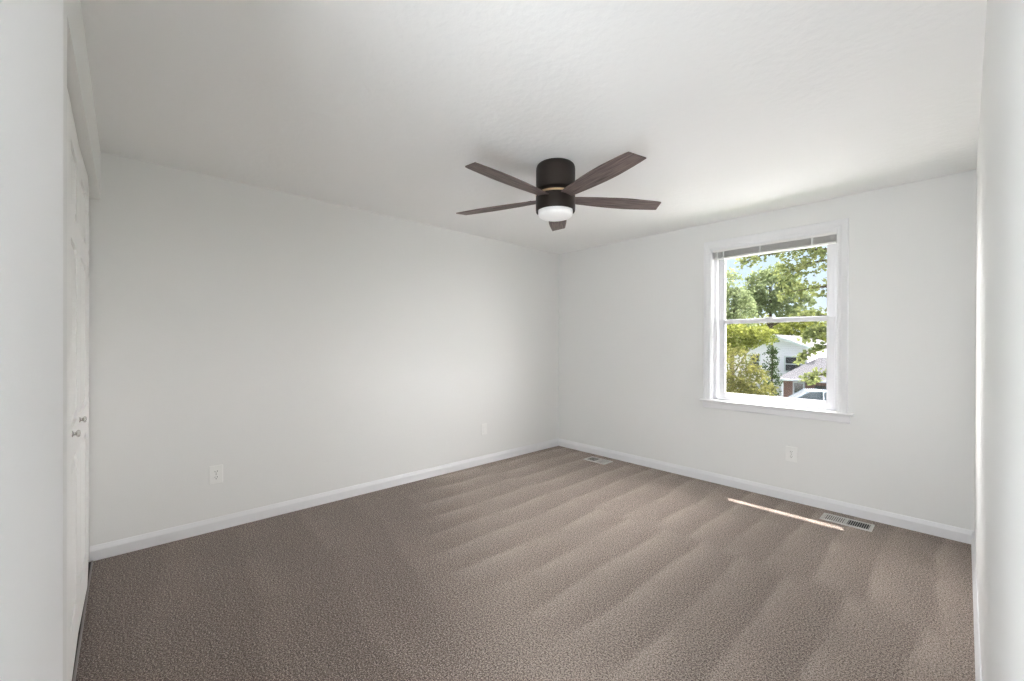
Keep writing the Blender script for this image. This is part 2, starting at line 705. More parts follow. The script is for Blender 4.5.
# ------------------------------------------------------------------ window
win = struct_empty('window_1', 'white double-hung window looking onto trees and a house', 'window', ((OX0 + OX1) / 2, 0, OZ0))
wx, wz = (OX0 + OX1) / 2, OZ0


def wpart(name, bm, material, parent=None, smooth=False):
    bmesh.ops.translate(bm, verts=bm.verts[:], vec=(-wx, 0, -wz))
    return new_obj(name, bm, material, parent or win, smooth)


# colonial casing: profile swept on three sides
CW = 0.066
CAS = [(0, 0), (0, 0.009), (0.008, 0.0125), (0.022, 0.0125), (0.028, 0.0155), (0.050, 0.0175), (0.060, 0.0175), (CW, 0.012), (CW, 0)]


def casing(bm):
    """three mitred sides around the opening, profile measured outward from the opening"""
    x0, x1, z0, z1 = OX0 + 0.004, OX1 - 0.004, 0.772, OZ1 - 0.004
    path = [(x0, z0, -1, 0), (x0, z1, -1, 1), (x1, z1, 1, 1), (x1, z0, 1, 0)]
    rings = []
    for x, z, ox, oz in path:
        ozs = 1.22 * oz
        rings.append([bm.verts.new((x + ox * a, -d, z + ozs * a)) for a, d in CAS])
    n = len(CAS)
    for a, b in zip(rings[:-1], rings[1:]):
        for i in range(n):
            j = (i + 1) % n
            bm.faces.new((a[i], a[j], b[j], b[i]))
    bm.faces.new(rings[0])
    bm.faces.new(list(reversed(rings[-1])))


bm = BM()
casing(bm)
wpart('casing', bm, M_TRIM)
bm = BM()
box(bm, OX0 - 0.001, OX0 + 0.012, -0.001, 0.118, 0.775, OZ1)
box(bm, OX1 - 0.012, OX1 + 0.001, -0.001, 0.118, 0.775, OZ1)
box(bm, OX0, OX1, -0.001, 0.118, OZ1 - 0.012, OZ1 + 0.001)
wpart('jamb', bm, M_TRIM)
# stool (inner sill) with nosed front edge and horns
bm = BM()
NOSE = [(-0.10, 0.757), (0.036, 0.757), (0.043, 0.760), (0.046, 0.766), (0.043, 0.773), (0.037, 0.776), (-0.10, 0.776)]
prism(bm, NOSE, (OX0 + 0.002, 0, 0), (OX1 - 0.002, 0, 0), (0, -1, 0))
NOSE2 = [(0.0, 0.757)] + NOSE[1:6] + [(0.0, 0.776)]
prism(bm, NOSE2, (1.800, 0, 0), (OX0 + 0.002, 0, 0), (0, -1, 0))
prism(bm, NOSE2, (OX1 - 0.002, 0, 0), (2.948, 0, 0), (0, -1, 0))
wpart('window_stool', bm, M_TRIM)
bm = BM()
prism(bm, [(0, 0.695), (0.008, 0.695), (0.013, 0.702), (0.013, 0.742), (0.016, 0.750), (0.016, 0.757), (0, 0.757)], (1.818, 0, 0), (2.925, 0, 0), (0, -1, 0))
wpart('apron', bm, M_TRIM)
# vinyl frame
bm = BM()
FX0, FX1, FZ0, FZ1 = OX0 + 0.012, OX1 - 0.012, 0.776, OZ1 - 0.012
for (x0, x1, z0, z1) in ((FX0, FX0 + 0.030, FZ0, FZ1), (FX1 - 0.018, FX1, FZ0, FZ1), (FX0, FX1, FZ1 - 0.034, FZ1), (FX0, FX1, FZ0, FZ0 + 0.014)):
    box(bm, x0, x1, 0.046, 0.118, z0, z1, bevel=0.002)
for x0, x1 in ((FX0 + 0.030, FX0 + 0.042), (FX1 - 0.028, FX1 - 0.018)):     # stops between the tracks
    box(bm, x0, x1, 0.078, 0.084, FZ0 + 0.014, FZ1 - 0.034)
wpart('window_frame', bm, M_VINYL)


def sash(name, x0, x1, z0, z1, y0, y1, st, top, bot):
    bm = BM()
    box(bm, x0, x0 + st, y0, y1, z0, z1, bevel=0.003)
    box(bm, x1 - st, x1, y0, y1, z0, z1, bevel=0.003)
    box(bm, x0 + st - 0.002, x1 - st + 0.002, y0, y1, z0, z0 + bot, bevel=0.003)
    box(bm, x0 + st - 0.002, x1 - st + 0.002, y0, y1, z1 - top, z1, bevel=0.003)
    # glazing bead
    g = 0.008
    yb0 = y0 + 0.004
    box(bm, x0 + st, x0 + st + g, yb0, y1 - 0.004, z0 + bot, z1 - top)
    box(bm, x1 - st - g, x1 - st, yb0, y1 - 0.004, z0 + bot, z1 - top)
    box(bm, x0 + st, x1 - st, yb0, y1 - 0.004, z0 + bot, z0 + bot + g)
    box(bm, x0 + st, x1 - st, yb0, y1 - 0.004, z1 - top - g, z1 - top)
    s = wpart(name, bm, M_VINYL)
    bm = BM()
    ym = (y0 + y1) / 2
    box(bm, x0 + st - 0.004, x1 - st + 0.004, ym - 0.002, ym + 0.002, z0 + bot - 0.004, z1 - top + 0.004)
    p = wpart('pane', bm, M_GLASS, s)
    return s


SX0, SX1 = FX0 + 0.036, FX1 - 0.036
lower = sash('lower_sash', 1.944, 2.816, FZ0 + 0.014, 1.522, 0.050, 0.077, 0.044, 0.028, 0.048)
upper = sash('upper_sash', 1.930, 2.808, 1.494, FZ1 - 0.034, 0.085, 0.112, 0.042, 0.036, 0.028)
bm = BM()
box(bm, 2.33, 2.39, 0.050, 0.075, 1.522, 1.530, bevel=0.002)
box(bm, 2.345, 2.395, 0.045, 0.060, 1.529, 1.535, bevel=0.002)
wpart('sash_lock', bm, M_VINYL, lower)

# ------------------------------------------------------------------ mini blind drawn up under the head
blind = thing('window_blind', 'white mini blind drawn fully up at the top of the window', 'blind', (wx, 0.022, OZ1 - 0.012))
bx0, bx1 = OX0 + 0.014 - wx, OX1 - 0.014 - wx
bm = BM()
prism(bm, [(-0.018, -0.020), (0.018, -0.020), (0.020, -0.016), (0.020, -0.001), (-0.018, -0.001)], (bx0, 0, 0), (bx1, 0, 0), (0, -1, 0))
new_obj('headrail', bm, M_BLIND, blind)
bm = BM()
nsl = 16
for i in range(nsl):
    z = -0.0225 - i * 0.0032
    prism(bm, [(-0.0135, z - 0.0008), (0.0, z + 0.0004), (0.0135, z - 0.0008), (0.0135, z), (0.0, z + 0.0012), (-0.0135, z)], (bx0 + 0.004, 0, 0), (bx1 - 0.004, 0, 0), (0, -1, 0))
new_obj('slat_stack', bm, M_SLAT, blind)
bm = BM()
zb = -0.0225 - nsl * 0.0032
prism(bm, [(-0.012, zb - 0.012), (0.012, zb - 0.012), (0.0135, zb - 0.006), (0.012, zb), (-0.012, zb), (-0.0135, zb - 0.006)], (bx0 + 0.004, 0, 0), (bx1 - 0.004, 0, 0), (0, -1, 0))
new_obj('bottom_rail', bm, M_BLIND, blind)
for x in (1.942 - wx, 1.996 - wx, 2.30 - wx, 2.676 - wx):
    bm = BM()
    box(bm, x - 0.006, x + 0.006, -0.0195, -0.0180, zb - 0.013, -0.021)
    box(bm, x - 0.006, x + 0.006, -0.0195, 0.014, zb - 0.0145, zb - 0.012)
    new_obj('ladder_tape', bm, M_TAPE, blind)

# ------------------------------------------------------------------ ceiling fan
FANX, FANY = 1.73, -2.035
fan = thing('ceiling_fan', 'dark bronze flush-mount ceiling fan with five walnut blades and white light', 'ceiling fan', (FANX, FANY, H))
bm = BM()
lathe(bm, [(0, 0), (0.112, 0), (0.1185, -0.006), (0.1230, -0.018), (0.1245, -0.032), (0.1245, -0.150), (0.1225, -0.162), (0.110, -0.168), (0, -0.168)], 64)
new_obj('motor_housing', bm, M_BRONZE, fan, True)
bm = BM()
lathe(bm, [(0, -0.168), (0.104, -0.168), (0.104, -0.188), (0, -0.188)], 48)
new_obj('rotor_hub', bm, M_BRONZE, fan, True)
bm = BM()
lathe(bm, [(0, -0.1855), (0.118, -0.1855), (0.1262, -0.1870), (0.1272, -0.1925), (0.1262, -0.1980), (0.118, -0.2005), (0, -0.2005)], 64)
new_obj('trim_ring', bm, M_BRASS, fan, True)
bm = BM()
lathe(bm, [(0, -0.2005), (0.1245, -0.2005), (0.1255, -0.206), (0.1255, -0.290), (0.1240, -0.298), (0.1195, -0.298), (0.1180, -0.290), (0.1150, -0.286), (0, -0.286)], 64)
new_obj('light_housing', bm, M_BRONZE, fan, True)
bm = BM()
lathe(bm, [(0, -0.284), (0.108, -0.284), (0.110, -0.298), (0.1095, -0.314), (0.104, -0.325), (0.090, -0.333), (0.060, -0.338), (0.030, -0.3395), (0, -0.340)], 64)
new_obj('light_lens', bm, M_LENS, fan, True)


def blade_outline():
    R = 0.725
    up, lo = [], []
    for i in range(15):
        t = i / 14
        x = 0.112 + t * (R - 0.112)
        # narrow root, widest at about two thirds, gently tapered to a cut tip
        w = 0.040 + 0.027 * math.sin(min(1.0, t / 0.62) * PI / 2) if t < 0.62 else 0.067 - 0.016 * ((t - 0.62) / 0.38) ** 1.3
        up.append((x, w))
        lo.append((x - (0.018 if i == 14 else 0.0), -w))
    return lo + list(reversed(up))


PITCH = math.radians(8.5)
for k in range(5):
    ang = math.radians(-86.6 + 72 * k)
    bm = BM()
    extrude_poly(bm, blade_outline(), -0.0035, 0.0035)
    bmesh.ops.bevel(bm, geom=[e for e in bm.edges], offset=0.0012, segments=1, affect='EDGES')
    b = new_obj('blade', bm, M_BLADE, fan, False, (0, 0, -0.208), None)
    b.matrix_local = Matrix.Translation((0, 0, -0.216)) @ Matrix.Rotation(ang, 4, 'Z') @ Matrix.Rotation(-PITCH, 4, 'X')
    bm = BM()
    extrude_poly(bm, [(0.070, -0.026), (0.125, -0.022), (0.175, -0.034), (0.186, -0.022), (0.190, 0.0), (0.186, 0.022), (0.175, 0.034), (0.125, 0.022), (0.070, 0.026)], 0.0036, 0.0070)
    for sx, sy in ((0.165, -0.02), (0.165, 0.02), (0.178, 0.0)):
        lathe(bm, [(0, 0.0105), (0.004, 0.0100), (0.006, 0.0070)], 10, Matrix.Translation((sx, sy, 0)))
    new_obj('blade_bracket', bm, M_BRONZE, b)

# ------------------------------------------------------------------ closet folding doors
LW = 0.474           # leaf width
LT = 0.032           # leaf thickness
DZ0, DZ1 = 0.056, 2.142


def door_leaf(parent, name, x0, y0, ang, knob_x=None):
    """raised-panel leaf; local x along the leaf, local -y = inside, front face at y = 0"""
    bm = BM()
    w = LW - 0.004
    h = DZ1 - DZ0
    st = 0.085
    rails = [(0.0, 0.17), (0.80, 0.93), (1.62, 1.72), (h - 0.11, h)]
    box(bm, 0, w, -LT, -0.010, 0, h)
    box(bm, 0, st, -0.011, 0, 0, h, bevel=0.002)
    box(bm, w - st, w, -0.011, 0, 0, h, bevel=0.002)
    for z0, z1 in rails:
        box(bm, st - 0.002, w - st + 0.002, -0.011, 0, z0, z1, bevel=0.002)
    for (a, b_) in zip(rails[:-1], rails[1:]):
        z0, z1 = a[1] + 0.012, b_[0] - 0.012
        x0p, x1p = st + 0.012, w - st - 0.012
        c = 0.030
        base = [bm.verts.new(p) for p in ((x0p, -0.010, z0), (x1p, -0.010, z0), (x1p, -0.010, z1), (x0p, -0.010, z1))]
        top = [bm.verts.new(p) for p in ((x0p + c, -0.001, z0 + c), (x1p - c, -0.001, z0 + c), (x1p - c, -0.001, z1 - c), (x0p + c, -0.001, z1 - c))]
        for i in range(4):
            j = (i + 1) % 4
            bm.faces.new((base[i], base[j], top[j], top[i]))
        bm.faces.new(top)
        bm.faces.new(list(reversed(base)))
    o = new_obj(name, bm, M_DOOR, parent, False, (x0, y0, DZ0), (0, 0, ang))
    if knob_x is not None:
        bm = BM()
        prof = [(0, 0), (0.012, 0), (0.011, 0.002), (0.006, 0.004), (0.0055, 0.008), (0.010, 0.011), (0.0135, 0.014), (0.0135, 0.018), (0.010, 0.021), (0, 0.0225)]
        lathe(bm, prof, 24, Matrix.Translation((knob_x, 0, 0.962 - DZ0)) @ Matrix.Rotation(-PI / 2, 4, 'X'))
        new_obj('knob', bm, M_KNOB, o, True)
    return o


FOLD = math.radians(2.0)
YD = -4.216
d1 = struct_empty('door_1', 'white raised-panel folding closet door nearest the long left wall', 'door')
door_leaf(d1, 'door_leaf', 0.017, YD, FOLD)
door_leaf(d1, 'door_leaf', 0.014 + LW * math.cos(FOLD), YD + LW * math.sin(FOLD), -FOLD * 0.35, knob_x=0.42)
d2 = struct_empty('door_2', 'white raised-panel folding closet door beside the bright white wall end', 'door')
x2 = 0.014 + 2 * LW * math.cos(FOLD) + 0.004
YE = YD + 0.011
door_leaf(d2, 'door_leaf', x2, YE, FOLD * 0.3, knob_x=0.33)
door_leaf(d2, 'door_leaf', x2 + LW * math.cos(FOLD * .3), YE + LW * math.sin(FOLD * .3), -FOLD * 0.3)
bm = BM()
box(bm, 0.004, CLX - 0.004, -4.268, -4.240, 2.136, HZ)
structure(new_obj('trim_door_track', bm, M_TRIM), 'door track under the closet header', 'trim')

# ------------------------------------------------------------------ wall outlets


def outlet(name, label, loc, rotz, kind, pw=0.074, ph=0.118):
    """local +y points into the room"""
    t = thing(name, label, 'outlet', loc, rotz, 'wall outlets')
    bm = BM()
    box(bm, -pw / 2, pw / 2, 0, 0.006, -ph / 2, ph / 2, bevel=0.003)
    p = new_obj('cover_plate', bm, M_PLATE, t)
    if kind == 'duplex':
        for s in (1, -1):
            bm = BM()
            pts = []
            for i in range(20):
                a = 2 * PI * i / 20
                pts.append((max(-0.0150, min(0.0150, 0.0172 * math.cos(a))), 0.0172 * math.sin(a) * 0.86))
            vs = extrude_poly(bm, pts, 0, 0.0085, Matrix.Translation((0, 0, s * 0.0195)) @ Matrix.Rotation(-PI / 2, 4, 'X'))
            rcp = new_obj('receptacle', bm, M_PLATE, t)
            bm = BM()
            box(bm, -0.0078, -0.0052, 0.0082, 0.0089, s * 0.0195 + 0.000, s * 0.0195 + 0.0095)
            box(bm, 0.0052, 0.0078, 0.0082, 0.0089, s * 0.0195 + 0.000, s * 0.0195 + 0.0080)
            lathe(bm, [(0, 0.0089), (0.0028, 0.0089), (0.0028, 0.0082)], 12, Matrix.Translation((0, 0, s * 0.0195 - 0.0075)) @ Matrix.Rotation(-PI / 2, 4, 'X'))
            new_obj('socket_slots', bm, M_SLOT, rcp)
        bm = BM()
        lathe(bm, [(0, 0.0075), (0.0028, 0.0072), (0.0034, 0.0058)], 12, Matrix.Rotation(-PI / 2, 4, 'X'))
        new_obj('screw', bm, M_KNOB, t, True)
    else:
        bm = BM()
        box(bm, -0.0165, 0.0165, 0.004, 0.0085, -0.0335, 0.0335, bevel=0.0015)
        new_obj('decorator_insert', bm, M_PLATE, t)
        for z in (0.048, -0.048):
            bm = BM()
            lathe(bm, [(0, 0.0072), (0.0028, 0.0069), (0.0032, 0.0058)], 12, Matrix.Translation((0, 0, z)) @ Matrix.Rotation(-PI / 2, 4, 'X'))
            new_obj('screw', bm, M_PLATE, t, True)
    return t


outlet('wall_outlet', 'white duplex outlet low on the long left wall, nearer the closet', (0, -3.598, 0.385), -PI / 2, 'duplex', 0.080, 0.128)
outlet('wall_outlet', 'white rectangular wall plate low on the left wall, nearer the far corner', (0, -1.222, 0.372), -PI / 2, 'decor', 0.078, 0.122)
outlet('wall_outlet', 'white duplex outlet low on the wall under the window', (2.541, 0, 0.387), PI, 'duplex', 0.082, 0.126)

# ------------------------------------------------------------------ floor vents


def floor_vent(label, x0, x1, y0, y1):
    L_, Wd = x1 - x0, y1 - y0
    t = thing('floor_vent', label, 'floor vent', ((x0 + x1) / 2, (y0 + y1) / 2, 0), 0, 'floor vents')
    fl = 0.019
    bm = BM()
    hx, hy = L_ / 2, Wd / 2
    # bevelled flange ring
    o = [(-hx, -hy), (hx, -hy), (hx, hy), (-hx, hy)]
    i_ = [(-hx + fl, -hy + fl), (hx - fl, -hy + fl), (hx - fl, hy - fl), (-hx + fl, hy - fl)]
    m_ = [(a[0] * 0.985, a[1] * 0.965) for a in o]
    rings = [[bm.verts.new((*p, z)) for p in pts] for pts, z in ((o, 0.0), (m_, 0.0055), (i_, 0.0060), (i_, -0.012))]
    for a, b in zip(rings[:-1], rings[1:]):
        for k in range(4):
            j = (k + 1) % 4
            bm.faces.new((a[k], a[j], b[j], b[k]))
    box(bm, -0.006, 0.006, -hy + fl, hy - fl, -0.010, 0.0058)
    new_obj('vent_flange', bm, M_VENT, t)
    bm = BM()
    box(bm, -hx + fl, hx - fl, -hy + fl, hy - fl, 0.0004, 0.0012)
    new_obj('duct_opening', bm, M_DUCT, t)
    n = 10
    for side, tilt in ((-1, math.radians(62)), (1, math.radians(-6))):
        bm = BM()
        xa = 0.006 if side > 0 else -hx + fl
        xb = hx - fl if side > 0 else -0.006
        for k in range(n):
            x = xa + (k + 0.5) * (xb - xa) / n
            M = Matrix.Translation((x, 0, 0.0034)) @ Matrix.Rotation(tilt, 4, 'Y')
            box(bm, -0.0007, 0.0007, -hy + fl, hy - fl, *((-0.0040, 0.0022) if side > 0 else (-0.0054, 0.0054)), M=M)
        new_obj('louvre_bank', bm, M_VENT, t)
    bm = BM()
    box(bm, -hx + 0.004, -hx + 0.013, -0.012, 0.012, 0.0055, 0.0085, bevel=0.001)
    new_obj('damper_lever', bm, M_VENT, t)
    return t


floor_vent('beige metal floor vent near the sunlit strip, in front of the window', 2.782, 3.080, -0.262, -0.106)
floor_vent('small metal floor vent near the far corner by the back baseboard', 0.615, 0.893, -0.288, -0.120)

# ------------------------------------------------------------------ roof overhang outside the window
M_SOFFIT = mat('soffit_paint', (0.80, 0.80, 0.79), 0.6)
bm = BM()
box(bm, -6.0, 9.0, T, 0.460, 2.42, 2.48)
box(bm, -6.0, 9.0, 0.445, 0.467, 2.40, 2.58)
structure(new_obj('trim_roof_eave', bm, M_SOFFIT), 'white roof eave outside above the window', 'trim')

# ------------------------------------------------------------------ outdoors
GZ = -3.0
M_LAWN = mat('lawn_grass', (0.05, 0.085, 0.018), 0.9, spec=0.1, var=(3.0, 0.5))
M_CONCRETE = mat('concrete', (0.74, 0.73, 0.715), 0.85, spec=0.2, var=(4.0, 0.12))
M_BARK = mat('bark', (0.045, 0.033, 0.024), 0.9, spec=0.1, bump=(14, 0.02), var=(6.0, 0.4))
M_SIDING = siding_material('white_siding', (0.77, 0.70, 0.80))
M_HTRIM = mat('house_trim', (0.5, 0.5, 0.52), 0.5)
M_ROOF = mat('grey_shingle', (0.055, 0.0535, 0.058), 0.8, spec=0.2, var=(3.0, 0.12))
M_BRICK = brick_material()
M_HGLASS = mat('house_glass', (0.012, 0.013, 0.016), 0.12)
M_FOUND = mat('foundation', (0.10, 0.098, 0.09), 0.9)

bm = BM()
box(bm, -120, 120, T + 0.02, 180, GZ - 0.2, GZ)
structure(new_obj('ground', bm, M_LAWN), 'green lawn outside around the houses', 'ground')
bm = BM()
box(bm, -16, 20, 4.1, 12.6, GZ, GZ + 0.02)  # added below the view to bounce sunlight onto the ceiling
structure(new_obj('ground_bounce_slab', bm, M_CONCRETE), 'unseen pale concrete slab added to bounce sunlight in through the window', 'ground')
bm = BM()
box(bm, -6.2, -1.0, 22.5, 28.4, GZ, GZ + 0.02)
structure(new_obj('ground_driveway', bm, M_FOUND), 'driveway under the parked car', 'ground')


HX0, HX1, HY0, HY1 = -8.05, -3.95, 31.0, 41.0
HE, HR = 1.05, 1.88
house = thing('house', 'white gabled two-storey house with brick garage wing across the street', 'house', (-5.0, 31.0, GZ))


def hpart(name, bm, material, parent=None, smooth=False):
    bmesh.ops.translate(bm, verts=bm.verts[:], vec=(5.0, -31.0, -GZ))
    return new_obj(name, bm, material, parent or house, smooth)


xm = -5.95
bm = BM()
prof = [(HX0, GZ), (HX1, GZ), (HX1, HE), (xm, HR), (HX0, HE)]
a = [bm.verts.new((x, HY0, z)) for x, z in prof]
b = [bm.verts.new((x, HY1, z)) for x, z in prof]
for i in range(5):
    j = (i + 1) % 5
    bm.faces.new((a[i], a[j], b[j], b[i]))
bm.faces.new(a)
bm.faces.new(list(reversed(b)))
hpart('siding_wall', bm, M_SIDING)
# main roof: two slopes with overhang
bm = BM()
ov = 0.35


def slope(bm, xa, za, xb, zb_, y0, y1, th=0.12):
    vs = []
    for y in (y0, y1):
        for x, z in ((xa, za), (xb, zb_), (xb, zb_ + th), (xa, za + th)):
            vs.append(bm.verts.new((x, y, z)))
    q = [(0, 1, 2, 3), (7, 6, 5, 4), (0, 4, 5, 1), (1, 5, 6, 2), (2, 6, 7, 3), (3, 7, 4, 0)]
    for f in q:
        bm.faces.new([vs[i] for i in f])


gr = (HR - HE) / (HX1 - xm)
gl = (HR - HE) / (xm - HX0)
slope(bm, HX1 + 0.35, HE - gr * 0.35, xm, HR, HY0 - 0.3, HY1 + 0.3)
slope(bm, HX0 - 0.35, HE - gl * 0.35, xm, HR, HY0 - 0.3, HY1 + 0.3)
hpart('main_roof', bm, M_ROOF)
bm = BM()
for (xa, za) in ((HX1 + 0.35, HE - gr * 0.35), (HX0 - 0.35, HE - gl * 0.35)):
    vs = []
    for y in (HY0 - 0.36, HY0 - 0.30):
        for x, z in ((xa, za - 0.06), (xm, HR - 0.06), (xm, HR + 0.13), (xa, za + 0.13)):
            vs.append(bm.verts.new((x, y, z)))
    for f in [(0, 1, 2, 3), (7, 6, 5, 4), (0, 4, 5, 1), (1, 5, 6, 2), (2, 6, 7, 3), (3, 7, 4, 0)]:
        bm.faces.new([vs[i] for i in f])
hpart('rake_board', bm, M_HTRIM)


def house_window(x0, x1, z0, z1, y, mull=True):
    bm = BM()
    fr = 0.09
    box(bm, x0 - fr, x0, y - 0.06, y + 0.02, z0 - fr, z1 + fr)
    box(bm, x1, x1 + fr, y - 0.06, y + 0.02, z0 - fr, z1 + fr)
    box(bm, x0, x1, y - 0.06, y + 0.02, z1, z1 + fr)
    box(bm, x0, x1, y - 0.06, y + 0.02, z0 - fr, z0)
    if mull:
        zm = (z0 + z1) / 2
        box(bm, x0, x1, y - 0.05, y + 0.02, zm - 0.03, zm + 0.03)
    w = hpart('window', bm, M_HTRIM)
    bm = BM()
    box(bm, x0, x1, y - 0.03, y - 0.005, z0, z1)
    hpart('pane', bm, M_HGLASS, w)


house_window(-5.28, -4.36, -0.62, 0.36, HY0)
house_window(-7.6, -7.0, -0.55, 0.45, HY0)
# left wing, lower and set back
bm = BM()
prof = [(-11.2, GZ), (HX0, GZ), (HX0, 0.75), (-9.0, 1.32), (-11.2, 0.75)]
a = [bm.verts.new((x, 33.0, z)) for x, z in prof]
b = [bm.verts.new((x, 39.0, z)) for x, z in prof]
for i in range(5):
    j = (i + 1) % 5
    bm.faces.new((a[i], a[j], b[j], b[i]))
bm.faces.new(a)
bm.faces.new(list(reversed(b)))
hpart('wing_wall', bm, M_SIDING)
bm = BM()
slope(bm, -7.75, 0.70, -9.0, 1.32, 32.7, 39.3)
slope(bm, -11.5, 0.66, -9.0, 1.32, 32.7, 39.3)
hpart('wing_roof', bm, M_ROOF)
# garage wing: brick walls, hip roof
GX0, GX1, GY0, GY1 = -4.75, 1.6, 28.4, 34.5
bm = BM()
box(bm, GX0, GX1, GY0, GY1, GZ, -0.98)
hpart('brick_wall', bm, M_BRICK)
bm = BM()
e0 = (GX0 - 0.35, GX1 + 0.35, GY0 - 0.4, GY1 + 0.4)
zc, zt = -0.98, 0.42
ym = (GY0 + GY1) / 2
base = [bm.verts.new(p) for p in ((e0[0], e0[2], zc), (e0[1], e0[2], zc), (e0[1], e0[3], zc), (e0[0], e0[3], zc))]
lowv = [bm.verts.new((v.co.x, v.co.y, zc - 0.10)) for v in base]
rl = bm.verts.new((-3.35, ym, zt))
rr = bm.verts.new((0.1, ym, zt))
bm.faces.new((base[0], base[1], rr, rl))
bm.faces.new((base[1], base[2], rr))
bm.faces.new((base[2], base[3], rl, rr))
bm.faces.new((base[3], base[0], rl))
for i in range(4):
    j = (i + 1) % 4
    bm.faces.new((lowv[i], lowv[j], base[j], base[i]))
bm.faces.new(list(reversed(lowv)))
hpart('garage_roof', bm, M_ROOF)
bm = BM()
box(bm, e0[0], e0[1], e0[2] - 0.12, e0[2] - 0.01, zc - 0.14, zc - 0.01, bevel=0.02)
hpart('gutter', bm, M_HTRIM)
house_window(-4.12, -3.62, -2.25, -1.27, GY0, mull=False)
bm = BM()
box(bm, -3.0, -0.4, GY0 - 0.05, GY0 + 0.02, GZ, -1.35)
for k in range(4):
    box(bm, -2.95, -0.45, GY0 - 0.07, GY0 - 0.04, GZ + 0.06 + k * 0.39, GZ + 0.38 + k * 0.39, bevel=0.012)
hpart('garage_door', bm, M_FOUND)
bm = BM()
tube(bm, [(-4.70, 28.02, -1.06), (-4.70, 27.98, -1.4), (-4.70, 27.98, GZ + 0.1), (-4.70, 27.85, GZ + 0.05)], 0.045, 8)
hpart('downspout', bm, M_HTRIM)

# ---- parked car (nose towards the viewer's left)
M_CARPAINT = mat('car_paint', (0.24, 0.285, 0.33), 0.25, metal=0.3, spec=0.6)
M_CARGLASS = mat('car_glass', (0.05, 0.058, 0.065), 0.3, spec=0.9)
M_TYRE = mat('tyre_rubber', (0.012, 0.012, 0.012), 0.8)
M_CHROME = mat('chrome', (0.6, 0.6, 0.62), 0.2, metal=1.0)
car = thing('car', 'silver-blue car parked in front of the brick garage wall', 'car', (-2.75, 26.0, GZ + 0.02), math.radians(205))


def smooth_body(bm, stations):
    """stations: (x, list of (y, z)) cross-sections, mirrored loops joined along x"""
    rings = []
    for x, pts in stations:
        ring = [bm.verts.new((x, y, z)) for y, z in pts] + [bm.verts.new((x, -y, z)) for y, z in reversed(pts)]
        rings.append(ring)
    n = len(rings[0])
    for a, b in zip(rings[:-1], rings[1:]):
        for i in range(n):
            j = (i + 1) % n
            bm.faces.new((a[i], a[j], b[j], b[i]))
    bm.faces.new(rings[0])
    bm.faces.new(list(reversed(rings[-1])))


bm = BM()
smooth_body(bm, [
    (-2.15, [(0.60, 0.40), (0.70, 0.55), (0.66, 0.78), (0.50, 0.84)]),
    (-2.00, [(0.80, 0.26), (0.87, 0.55), (0.82, 0.88), (0.60, 0.97)]),
    (-1.20, [(0.84, 0.22), (0.90, 0.55), (0.86, 0.92), (0.64, 1.02)]),
    (0.60, [(0.84, 0.22), (0.90, 0.55), (0.86, 0.90), (0.66, 0.99)]),
    (1.10, [(0.84, 0.22), (0.89, 0.53), (0.84, 0.84), (0.62, 0.93)]),
    (1.90, [(0.78, 0.26), (0.84, 0.50), (0.78, 0.70), (0.55, 0.78)]),
    (2.15, [(0.58, 0.34), (0.66, 0.48), (0.60, 0.62), (0.45, 0.66)]),
])
new_obj('car_body', bm, M_CARPAINT, car, True)
bm = BM()
smooth_body(bm, [
    (-1.95, [(0.62, 0.90), (0.60, 0.98), (0.56, 1.00)]),
    (-1.45, [(0.76, 0.90), (0.66, 1.42), (0.56, 1.47)]),
    (-0.40, [(0.78, 0.90), (0.66, 1.50), (0.56, 1.55)]),
    (0.20, [(0.78, 0.90), (0.66, 1.48), (0.56, 1.53)]),
    (1.05, [(0.74, 0.86), (0.68, 0.93), (0.58, 0.96)]),
])
cabin = new_obj('cabin_glass', bm, M_CARGLASS, car, False)
bm = BM()
smooth_body(bm, [
    (-1.50, [(0.665, 1.43), (0.665, 1.46), (0.55, 1.495)]),
    (-0.40, [(0.675, 1.50), (0.675, 1.53), (0.55, 1.575)]),
    (0.24, [(0.675, 1.475), (0.675, 1.50), (0.55, 1.55)]),
])
for s in (1, -1):
    tube(bm, [(0.22, s * 0.67, 1.50), (1.06, s * 0.70, 0.92)], 0.035, 6)
    tube(bm, [(-0.45, s * 0.68, 1.52), (-0.45, s * 0.79, 0.92)], 0.035, 6)
    tube(bm, [(-1.46, s * 0.67, 1.45), (-1.90, s * 0.66, 0.95)], 0.05, 6)
new_obj('roof_frame', bm, M_CARPAINT, car)
for x in (-1.30, 1.32):
    for s in (1, -1):
        bm = BM()
        lathe(bm, [(0.20, -0.10), (0.30, -0.10), (0.325, -0.06), (0.325, 0.06), (0.30, 0.10), (0.20, 0.10)], 28,
              Matrix.Translation((x, s * 0.80, 0.325)) @ Matrix.Rotation(PI / 2, 4, 'X'))
        wh = new_obj('wheel', bm, M_TYRE, car, True)
        bm = BM()
        lathe(bm, [(0, -0.085), (0.06, -0.09), (0.19, -0.08), (0.205, -0.095), (0.205, 0.095), (0.19, 0.08), (0.06, 0.09), (0, 0.085)], 24,
              Matrix.Translation((x, s * 0.80, 0.325)) @ Matrix.Rotation(PI / 2, 4, 'X'))
        new_obj('rim', bm, M_CHROME, wh, True)
for s in (1, -1):
    bm = BM()
    box(bm, 1.98, 2.12, s * 0.56 - 0.12, s * 0.56 + 0.12, 0.52, 0.63, bevel=0.02)
    new_obj('headlight', bm, M_CHROME, car)
    bm = BM()
    box(bm, 0.70, 0.86, s * 0.93 - 0.07, s * 0.93 + 0.07, 0.93, 1.05, bevel=0.03)
    new_obj('side_mirror', bm, M_CARPAINT, car)

# ---- trees and shrubs
rng = random.Random(11)


